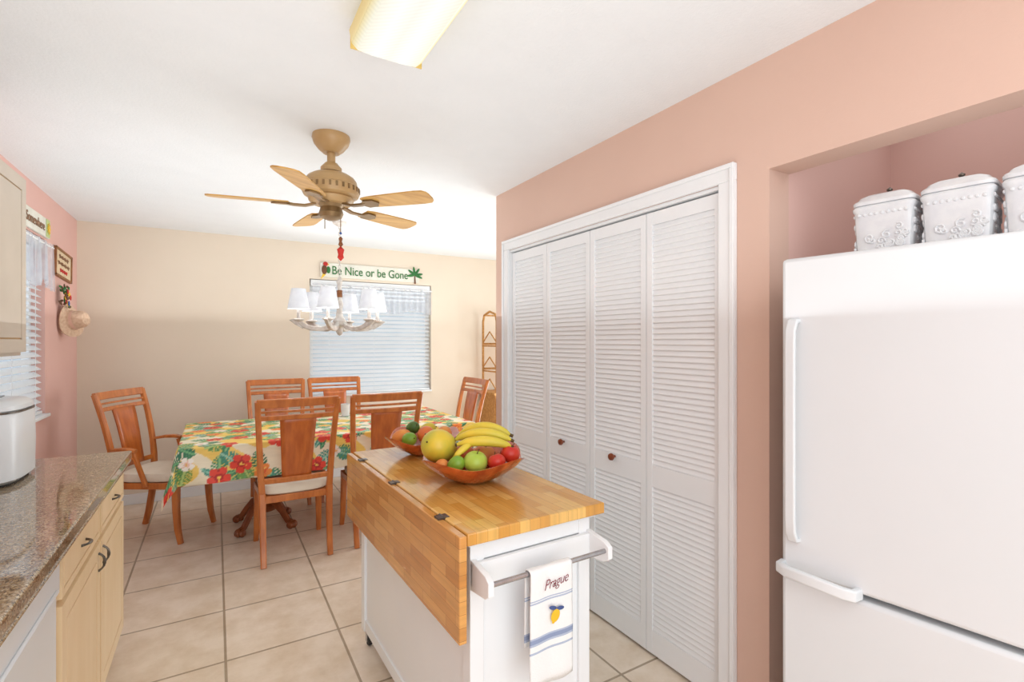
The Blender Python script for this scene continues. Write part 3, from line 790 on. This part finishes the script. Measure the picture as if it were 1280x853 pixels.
at.data.foreach_set('color', np.concatenate([C, np.ones((C.shape[0], 1))], 1).reshape(-1))
me.polygons.foreach_set('use_smooth', [True] * len(fs)); me.materials.append(attr_mat('tropical_print_cloth'))
cl = bpy.data.objects.new('tablecloth', me); col.objects.link(cl); cl.location = (TX, TY, 0)
cl['label'] = 'tropical tablecloth with red hibiscus and green leaves on the table'; cl['category'] = 'tablecloth'
m = M(); m.lathe([(.001, 0), (.03, 0), (.034, .004), (.038, .06), (.04, .11), (.037, .11), (.034, .06), (.03, .01), (.001, .008)], 24, 0, Matrix.Translation((1.0, 4.6, .754)))
m.obj('candle_cup', CERAM, label='small white candle cup on the floral tablecloth', cat='candle holder')

# ------------------------------------------------------------------ chairs
def yb(z): return -.205 - .12 * max(0, (z - .44) / .62) ** 1.7
def xb(z): return .205 + .033 * (z - .44) / .62
def chair(arm, label):
    r = root('dining_chair', (0, 0, 0), label, 'chair', group='oak dining chairs around the table')
    for s_ in (-1, 1):
        m = M(); m.bar([(s_ * .2, -.27, 0), (s_ * .2, -.245, .1), (s_ * .202, -.222, .24), (s_ * .205, -.205, .45)], .038, .042, scales=[.9, .95, 1, 1.1]); m.obj('leg', OAK, parent=r)
        m = M(); m.bar([(s_ * .212, .245, 0), (s_ * .208, .222, .1), (s_ * .205, .21, .24), (s_ * .2, .205, .42)], .042, .042, scales=[.75, .88, 1, 1.15]); m.obj('leg', OAK, parent=r)
    m = M()
    for s_ in (-1, 1):
        pts = [(s_ * xb(z), yb(z), z) for z in (.44, .55, .66, .77, .88, .97, 1.055)]
        m.bar(pts, .036, .034, scales=[1.1, 1.05, 1, 1, .95, .95, .9])
    def rail(z, h, t=.02):
        n = 10; w = xb(z) + .004
        m.bar([(w * (2 * i / n - 1), yb(z) - .018 * (1 - (2 * i / n - 1) ** 2), z) for i in range(n + 1)], h, t, side=(0, -.25, 1))
    rail(1.04, .055, .024); rail(.985, .014, .016); rail(.945, .03, .02)
    rail(.53, .035, .02)
    bk = m.obj('backrest', OAK, parent=r)
    m = M()
    def sp(u, v):
        z = .52 + .42 * v; w = .088 + .022 * v; x = (2 * u - 1) * w
        return (x, yb(z) - .018 * (1 - (x / .21) ** 2) * min(1, v * 2 + .3), z)
    m.grid(sp, 6, 12); m.obj('splat', OAKP, parent=bk, solid=.012)
    m = M(); m.poly([(-.2, -.215, .385), (.2, -.215, .385), (.225, .225, .385), (-.225, .225, .385)], (0, 0, .045)); m.obj('seat_frame', OAK, parent=r, bevel=.004)
    m = M(); rows = [(0, .008, .197, .205, .43), (0, .008, .212, .219, .44), (0, .008, .216, .223, .465), (0, .008, .206, .214, .492), (0, .008, .16, .17, .504), (0, .008, .06, .07, .508)]
    rstack(m, rows); m.obj('seat_cushion', CUSH, parent=r)
    if arm:
        for s_ in (-1, 1):
            m = M(); m.bar([(s_ * .215, yb(.66), .665), (s_ * .25, -.15, .675), (s_ * .262, -.08, .675), (s_ * .258, -.03, .665)], .042, .022, side=(1, 0, 0), scales=[.8, 1, 1.1, .9])
            m.bar([(s_ * .252, -.05, .655), (s_ * .248, -.02, .56), (s_ * .228, .02, .41)], .028, .028, side=(1, 0, 0)); m.obj('armrest', OAK, parent=r)
    return r
c = chair(False, 'oak dining chair with cream seat, its back to the kitchen'); c.location = (.457, 3.745, 0)
copy_thing(c, (1.045, 3.75, 0), R(-2), 'oak dining chair beside the island end of the table')
copy_thing(c, (.49, 4.87, 0), R(180), 'oak dining chair by the cream wall, half hidden by the table')
copy_thing(c, (1.02, 4.87, 0), R(180), 'oak dining chair beneath the window, half hidden by the table')
copy_thing(c, (1.85, 4.33, 0), R(90), 'oak dining chair at the table end beside the rattan shelf')
a = chair(True, 'oak armchair turned at the table end near the pink wall'); a.location = (-.33, 4.5, 0); a.rotation_euler = (0, 0, R(-118))

# ------------------------------------------------------------------ ceiling fan
FX, FY = .488, 2.557
fan = root('ceiling_fan', (FX, FY, 2.03), 'tan five-blade ceiling fan with light oak blades', 'ceiling fan')
TF = Matrix.Translation((FX, FY, 0))
m = M(); m.lathe([(.088, 2.44), (.09, 2.425), (.082, 2.40), (.06, 2.372), (.04, 2.355), (.001, 2.355)][::-1], 32, 0, TF); m.obj('canopy', FANC, parent=fan, world=True)
m = M(); m.lathe([(.02, 2.27), (.02, 2.36)], 16, 0, TF); m.lathe([(.05, 2.262), (.05, 2.282), (.03, 2.305)], 20, 0, TF); m.obj('downrod', FANC, parent=fan, world=True)
TF2 = TF @ Matrix.Translation((0, 0, -.012))
m = M(); m.lathe([(.03, 2.112), (.09, 2.115), (.104, 2.127), (.108, 2.142), (.102, 2.149), (.128, 2.157), (.134, 2.17), (.132, 2.200), (.124, 2.206), (.122, 2.226), (.11, 2.244), (.088, 2.258), (.06, 2.268), (.04, 2.274)], 48, 0, TF2)
mh = m.obj('motor_housing', FANC, parent=fan, world=True)
m = M()
for k in range(28):
    T = TF2 @ Matrix.Rotation(2 * math.pi * k / 28, 4, 'Z')
    m.box(.129, .1365, -.005, .005, 2.174, 2.197, 0, T)
m.obj('vent_ribs', FANM, parent=mh, world=True)
m = M(); m.lathe([(.001, 2.035), (.02, 2.037), (.05, 2.05), (.058, 2.07), (.05, 2.098), (.06, 2.114)], 28, 0, TF2); m.obj('switch_housing', FANM, parent=fan, world=True)
for k in range(5):
    A = R(24.2 + 72 * k)
    T = TF @ rotT((0, 0, 2.098), rz=A)
    Tp = T @ Matrix.Rotation(R(-10), 4, 'X')
    m = M(); outl = []
    pr = [(.19, .042), (.23, .052), (.35, .058), (.48, .062), (.52, .058), (.535, .042), (.54, .02)]
    for (x, w) in pr: outl.append((x, w, -.003))
    for (x, w) in reversed(pr): outl.append((x, -w, -.003))
    m.poly(outl, (0, 0, .006), 0, Tp); bl = m.obj('blade', FANB, parent=fan, world=True)
    m = M(); m.bar([(.07, 0, .004), (.12, 0, -.010), (.17, 0, -.01), (.2, 0, -.006)], .03, .01, (0, 1, 0), 0, T)
    m.poly([(.17, .0, -.012), (.2, .035, -.012), (.25, .03, -.012), (.27, 0, -.012), (.25, -.03, -.012), (.2, -.035, -.012)], (0, 0, .007), 0, Tp)
    m.obj('blade_bracket', FANM, parent=bl, world=True)
px, py = FX + .045, FY
for (x, z0) in ((px, 1.96), (FX - .03, 1.98)):
    m = M(); m.tube([(x, py, 2.05), (x, py, z0)], .0022, 6); pc = m.obj('pull_chain', FANM, parent=fan, world=True)
    if x == px: pcm = pc
m = M()
m.lathe([(.002, 1.95), (.010, 1.94), (.006, 1.925), (.012, 1.91), (.004, 1.9)][::-1], 14, 0, Matrix.Translation((px, py, 0)))
m.lathe([(.003, 1.9), (.018, 1.885), (.012, 1.86), (.016, 1.845), (.003, 1.83)][::-1], 14, 1, Matrix.Translation((px, py, 0)))
m.lathe([(.001, 1.96), (.008, 1.965), (.001, 1.975)], 14, 2, Matrix.Translation((px, py, 0)))
m.obj('painted_pendant', [ROPE, REDP, BLUEP], parent=pcm, world=True)

# ------------------------------------------------------------------ chandelier
CX, CY = .90, 4.36
chd = root('chandelier', (CX, CY, 1.48), 'white six-arm chandelier with small fabric shades above the table', 'chandelier')
TC = Matrix.Translation((CX, CY, 0))
m = M(); m.lathe([(.001, 2.40), (.02, 2.402), (.055, 2.42), (.06, 2.44)], 24, 0, TC); m.obj('canopy', CHW, parent=chd, world=True)
m = M()
nl = 15
for k in range(nl):
    z = 2.395 - k * .028
    pts = [(.009 * math.cos(a_), 0, .018 * math.sin(a_)) for a_ in np.linspace(0, 2 * math.pi, 13)]
    m.tube(pts, .0028, 6, 0, TC @ rotT((0, 0, z), rz=R(90 * (k % 2))), side=(0, 1, 0))
m.obj('chain', CHW, parent=chd, world=True)
m = M(); m.lathe([(.001, 1.475), (.018, 1.485), (.03, 1.51), (.026, 1.54), (.05, 1.56), (.055, 1.60), (.032, 1.63), (.022, 1.70), (.032, 1.74), (.02, 1.78), (.016, 1.90), (.026, 1.93), (.012, 1.97), (.001, 1.985)], 24, 0, TC)
m.obj('column', CHW, parent=chd, world=True)
m = M(); m.lathe([(.021, 1.8), (.023, 1.81), (.021, 1.82), (.023, 1.83), (.021, 1.84), (.023, 1.85), (.021, 1.86)], 20, 0, TC); m.obj('rope_wrap', ROPE, parent=chd, world=True)
for k in range(6):
    T = TC @ Matrix.Rotation(R(60 * k + 3), 4, 'Z')
    m = M()
    m.bar([(.03, 0, 1.585), (.08, 0, 1.548), (.15, 0, 1.53), (.23, 0, 1.535), (.29, 0, 1.558), (.325, 0, 1.592)], .03, .038, (0, 1, 0), 0, T)
    m.poly([(.335, -.012, 1.62), (.395, -.012, 1.60), (.35, -.012, 1.565), (.29, -.012, 1.53)], (0, .024, 0), 0, T)
    m.lathe([(.014, 1.585), (.042, 1.60), (.045, 1.61), (.014, 1.616), (.013, 1.72), (.001, 1.72)], 16, 0, T @ Matrix.Translation((.325, 0, 0)))
    m.obj('arm', CHW, parent=chd, world=True)
    m = M(); m.lathe([(.084, 1.69), (.054, 1.855), (.0525, 1.855), (.0825, 1.69)], 28, 0, T @ Matrix.Translation((.325, 0, 0)), closed=True)
    m.obj('lamp_shade', SHADE, parent=chd, world=True)

# ------------------------------------------------------------------ fluorescent ceiling fixture
fx = root('ceiling_light', (.48, 1.0, 2.34), 'long fluorescent ceiling light with prismatic diffuser', 'ceiling light')
m = M(); m.box(.385, .575, .40, 1.58, 2.40, 2.44); m.obj('housing', FIXT, parent=fx, world=True, bevel=.003)
m = M(); sec = []
for (x, z) in ((-.115, .075), (-.122, .06), (-.115, .022), (-.095, .004), (-.05, 0), (.05, 0), (.095, .004), (.115, .022), (.122, .06), (.115, .075)):
    sec.append((x, z))
m.sweep([(.48, .385, 2.345), (.48, 1.595, 2.345)], sec, (1, 0, 0))
df = m.obj('diffuser', DIFF, parent=fx, world=True)
zs = [v.co.z for v in df.data.vertices]
if min(zs) + 2.34 < 2.3:
    for v in df.data.vertices: v.co.z = 2 * (.005) - v.co.z
for y in (.375, 1.595):
    m = M(); m.box(.362, .598, y, y + .006, 2.35, 2.42)
    m.obj('end_cap', FIXT, parent=fx, world=True, bevel=.002)

# ------------------------------------------------------------------ wall decor
RX = (R(90), 0, 0)
sg = root('wall_sign', (1.46, 5.43, 2.17), 'white wooden Be Nice or be Gone sign above the window', 'sign')
m = M(); m.box(-.535, .535, -.016, 0, -.075, .075); m.obj('board', SIGNW, parent=sg, bevel=.004)
text('Be Nice or be Gone', .125, 'lettering', GREEN, sg, (-.01, -.019, -.004), RX, sx=.80, offset=.0005)
m = M()
y = -.022
m.poly([(.475, y, -.09), (.495, y, -.09), (.487, y, 0), (.479, y, 0)], (0, .006, 0), 1)
for a_ in (10, 55, 100, 145, 190, -20):
    T = rotT((.482, y, .01), ry=R(-a_)); m.sphere((.045, 0, 0), .05, 1, .08, .28, 12, 8, 0, T)
m.obj('palm_tree', [GREEN, BROWN], parent=sg)
m = M()
m.sphere((-.495, y, .0), .036, .75, .12, 1.35, 14, 10, 0, rotT((0, 0, 0))); m.sphere((-.485, y, .06), .024, 1, .15, 1, 12, 8, 1)
m.sphere((-.455, y, .0), .034, .6, .14, 1.1, 12, 8, 2); m.poly([(-.51, y, -.04), (-.53, y, -.1), (-.48, y, -.05)], (0, .006, 0), 3); m.poly([(-.465, y, .07), (-.445, y, .055), (-.465, y, .045)], (0, .006, 0), 3)
m.obj('painted_bird', [BROWN, REDP, GREEN, YELP], parent=sg)
RL = (R(90), 0, R(90))
s2_ = root('wall_sign', (-1.0, 4.04, 2.195), 'long white wooden sign reading Somewhere above the pink wall window', 'sign')
m = M(); m.box(0, .016, -.52, .53, -.064, .064); m.obj('board', SIGNW, parent=s2_, bevel=.004)
text('Somewhere', .086, 'lettering', SIGNB, s2_, (.019, .215, -.002), RL, sx=.92, offset=.0002)
m = M(); m.poly([(.017, .44, -.06), (.017, .525, -.06), (.017, .525, .06), (.017, .44, .06)], (.002, 0, 0), 0)
m.obj('green_end_block', pm('lime_paint', (196, 212, 146)), parent=s2_)
m = M(); m.lathe([(.022, -.004), (.022, .004)], 16, 0, rotT((.021, .485, 0), ry=R(90)))
for k in range(8):
    T = rotT((.021, .485, 0), rx=R(45 * k)); m.poly([(0, -.006, .02), (0, .006, .02), (0, 0, .042)], (.003, 0, 0), 0, T)
m.obj('sun_emblem', YELP, parent=s2_)
s3 = root('wall_plaque', (-1.0, 4.95, 2.0), 'small tilted tan plaque with brown frame and brown script', 'plaque')
s3.rotation_euler = (R(-3), 0, 0)
m = M(); m.box(0, .012, -.22, .22, -.1, .1); m.obj('board', PLAQ, parent=s3, bevel=.002)
m = M()
for q in ((-.23, .23, .09, .105), (-.23, .23, -.105, -.09), (-.23, -.215, -.105, .105), (.215, .23, -.105, .105)): m.box(0, .02, q[0], q[1], q[2], q[3])
m.obj('frame', TAN, parent=s3)
m = M()
for row, z in enumerate((.05, .0, -.05)):
    L = (.13, .16, .10)[row]
    pts = [(.014, -L + 2 * L * i / 60, z + .011 * math.sin(i * 1.1) * (1 + .4 * math.sin(i * .37))) for i in range(61)]
    m.tube(pts, .0022, 5, 0 if row == 2 else 1, side=(1, 0, 0))
m.obj('script', [REDP, SIGNB], parent=s3)
def hat(loc, r, mat, lab, tilt, rz, band):
    T = rotT(loc, ry=R(90 - tilt), rz=R(rz))
    m = M(); m.lathe([(r, 0), (r * 1.01, .006), (r * .62, .016), (r * .56, .03), (r * .5, .085), (r * .38, .105), (.001, .11), (.001, .1), (r * .36, .097), (r * .48, .08), (r * .54, .02), (r * .6, .008)], 36, 0, T, closed=True,
            zf=lambda a, q: .012 * math.sin(2 * a) * (q / r) ** 3)
    o = m.obj('sun_hat', mat, label=lab, cat='hat')
    k = M(); k.lathe([(r * .575, .022), (r * .56, .045), (r * .55, .045), (r * .565, .022)], 36, 0, T, closed=True); k.obj('hat_band', band, parent=o, world=True)
    k = M(); k.tube([(-1.0, loc[1], loc[2] + .03), (loc[0] + .02, loc[1] - .01, loc[2] + .03)], .006); k.obj('wall_peg', BROWN, parent=o, world=True)
hat((-.945, 4.93, 1.585), .125, STRAW, 'pinkish straw sun hat hanging on the pink wall', 8, -20, pm('pink_ribbon', (236, 196, 178)))
wh = root('floral_wall_hanging', (-.99, 4.85, 1.76), 'small colourful flower bunch hung above a straw hat', 'wall decoration')
m = M(); rnd = random.Random(9)
for k in range(22):
    p = (rnd.uniform(.01, .05), rnd.uniform(-.07, .07), rnd.uniform(-.08, .08)); T = rotT(p, rx=rnd.uniform(0, 6), rz=rnd.uniform(-.4, .4))
    m.sphere((0, 0, .015), .025, .2, .4, 1, 8, 6, rnd.choice((0, 1)), T)
m.obj('leaves', [GREEN, BROWN], parent=wh)
m = M()
for k in range(10):
    p = Vector((rnd.uniform(.03, .06), rnd.uniform(-.06, .06), rnd.uniform(-.07, .06))); c_ = rnd.choice((0, 1, 2))
    for q in range(5): m.sphere(p + Vector((0, .011 * math.cos(q * 1.257), .011 * math.sin(q * 1.257))), .009, .5, 1, 1, 8, 6, c_)
m.obj('blossoms', [REDP, YELP, BLUEP], parent=wh)

# ------------------------------------------------------------------ rattan shelf
et = root('rattan_shelf', (3.03, 5.19, 0), 'tall honey-coloured rattan shelf with wooden base in the dining corner', 'shelf')
m = M()
for sx in (-.24, .24):
    m.tube([(sx, -.17, .8), (sx, -.17, 1.66), (sx, -.14, 1.74), (sx, 0, 1.78), (sx, .14, 1.74), (sx, .17, 1.66), (sx, .17, .8)], .014, 8, side=(1, 0, 0))
    for z in (1.1, 1.4): m.tube([(sx, -.17, z - .03), (sx, .17, z - .03)], .009, 8)
    for z in (.84, 1.1, 1.4): m.tube([(sx, -.16, z + .02), (sx, 0, z + .14), (sx, .16, z + .02)], .008, 8)
for z in (1.1, 1.4):
    for yy in (-.17, .17): m.tube([(-.24, yy, z - .01), (.24, yy, z - .01)], .01, 8)
for yy in (-.14, .14): m.tube([(-.24, yy, 1.74), (.24, yy, 1.74)], .01, 8)
m.obj('frame', RATTAN, parent=et)
for z in (1.1, 1.4):
    m = M(); m.box(-.235, .235, -.165, .165, z - .004, z + .008); m.obj('shelf_board', RATTAN, parent=et, bevel=.002)
m = M(); m.box(-.27, .27, -.18, .19, .06, .80); m.box(-.29, .29, -.20, .20, .80, .83)
for sx in (-.25, .21):
    for yy in (-.17, .14): m.box(sx, sx + .04, yy, yy + .04, 0, .06)
m.obj('base_cabinet', RATTAN, parent=et, bevel=.004)
for x in (-.255, .005):
    m = M(); m.box(x, x + .25, -.196, -.18, .09, .77); dd = m.obj('door', FANB, parent=et, bevel=.004)
    m = M(); m.lathe([(.005, 0), (.009, .012), (.001, .02)], 12, 0, rotT((x + (.22 if x < 0 else .03), -.196, .45), rx=R(90))); m.obj('knob', KNOB, parent=dd)

# ------------------------------------------------------------------ lights, world, camera
w = bpy.data.worlds.new('World'); sc.world = w; w.use_nodes = True
bg = w.node_tree.nodes['Background']; bg.inputs[0].default_value = (.88, .95, 1, 1); bg.inputs[1].default_value = 1.25
def area(name, loc, rot, sx, sy, e, colr=(1, 1, 1)):
    li = bpy.data.lights.new(name, 'AREA'); li.shape = 'RECTANGLE'; li.size = sx; li.size_y = sy; li.energy = e; li.color = colr
    o = bpy.data.objects.new(name, li); o.location = loc; o.rotation_euler = rot; col.objects.link(o); return o
area('camera_side_fill', (.1, -1.45, 1.3), (R(90), 0, 0), 2.2, 2.3, 24, (.91, .99, 1))  # added soft fill behind the camera, no lamp fitted there
area('kitchen_floor_fill', (.3, -.7, 2.42), (0, 0, 0), 2.0, 1.3, 16, (.93, .99, 1))  # added overhead fill out of view, brightens floor and counter
area('kitchen_ceiling_fill', (.3, 1.0, 1.5), (R(180), 0, 0), 2.4, 4.6, 21, (.92, .985, 1))  # added upward fill to lift the kitchen ceiling, no fitting here
area('dining_ceiling_fill', (.7, 4.1, 1.6), (R(180), 0, 0), 3.2, 2.4, 16, (.93, .985, 1))  # added upward fill for the dining ceiling, separate from the chandelier
area('dining_side_fill', (3.7, 4.15, 1.0), (0, R(90), 0), 1.8, 1.8, 48, (.94, .99, 1))  # added fill shining in through the made-up side opening
area('alcove_fill', (2.2, .5, 2.43), (0, 0, 0), .7, .9, 2.0, (.97, 1, .98))  # added fill hidden behind the header to brighten the recess
for k in range(6):
    a_ = R(60 * k + 3)
    li = bpy.data.lights.new('bulb_light', 'POINT'); li.energy = 1.8; li.shadow_soft_size = .02; li.color = (1, .98, .93)
    lo = bpy.data.objects.new('bulb_light', li); lo.location = (CX + .325 * math.cos(a_), CY + .325 * math.sin(a_), 1.775); col.objects.link(lo)

cam = bpy.data.cameras.new('camera'); cam.sensor_width = 36; cam.lens = 620 / 1280 * 36; cam.clip_start = .02
co = bpy.data.objects.new('camera', cam); co.location = (0, 0, 1.43); co.rotation_euler = (R(90), 0, R(-30.83)); col.objects.link(co)
sc.camera = co
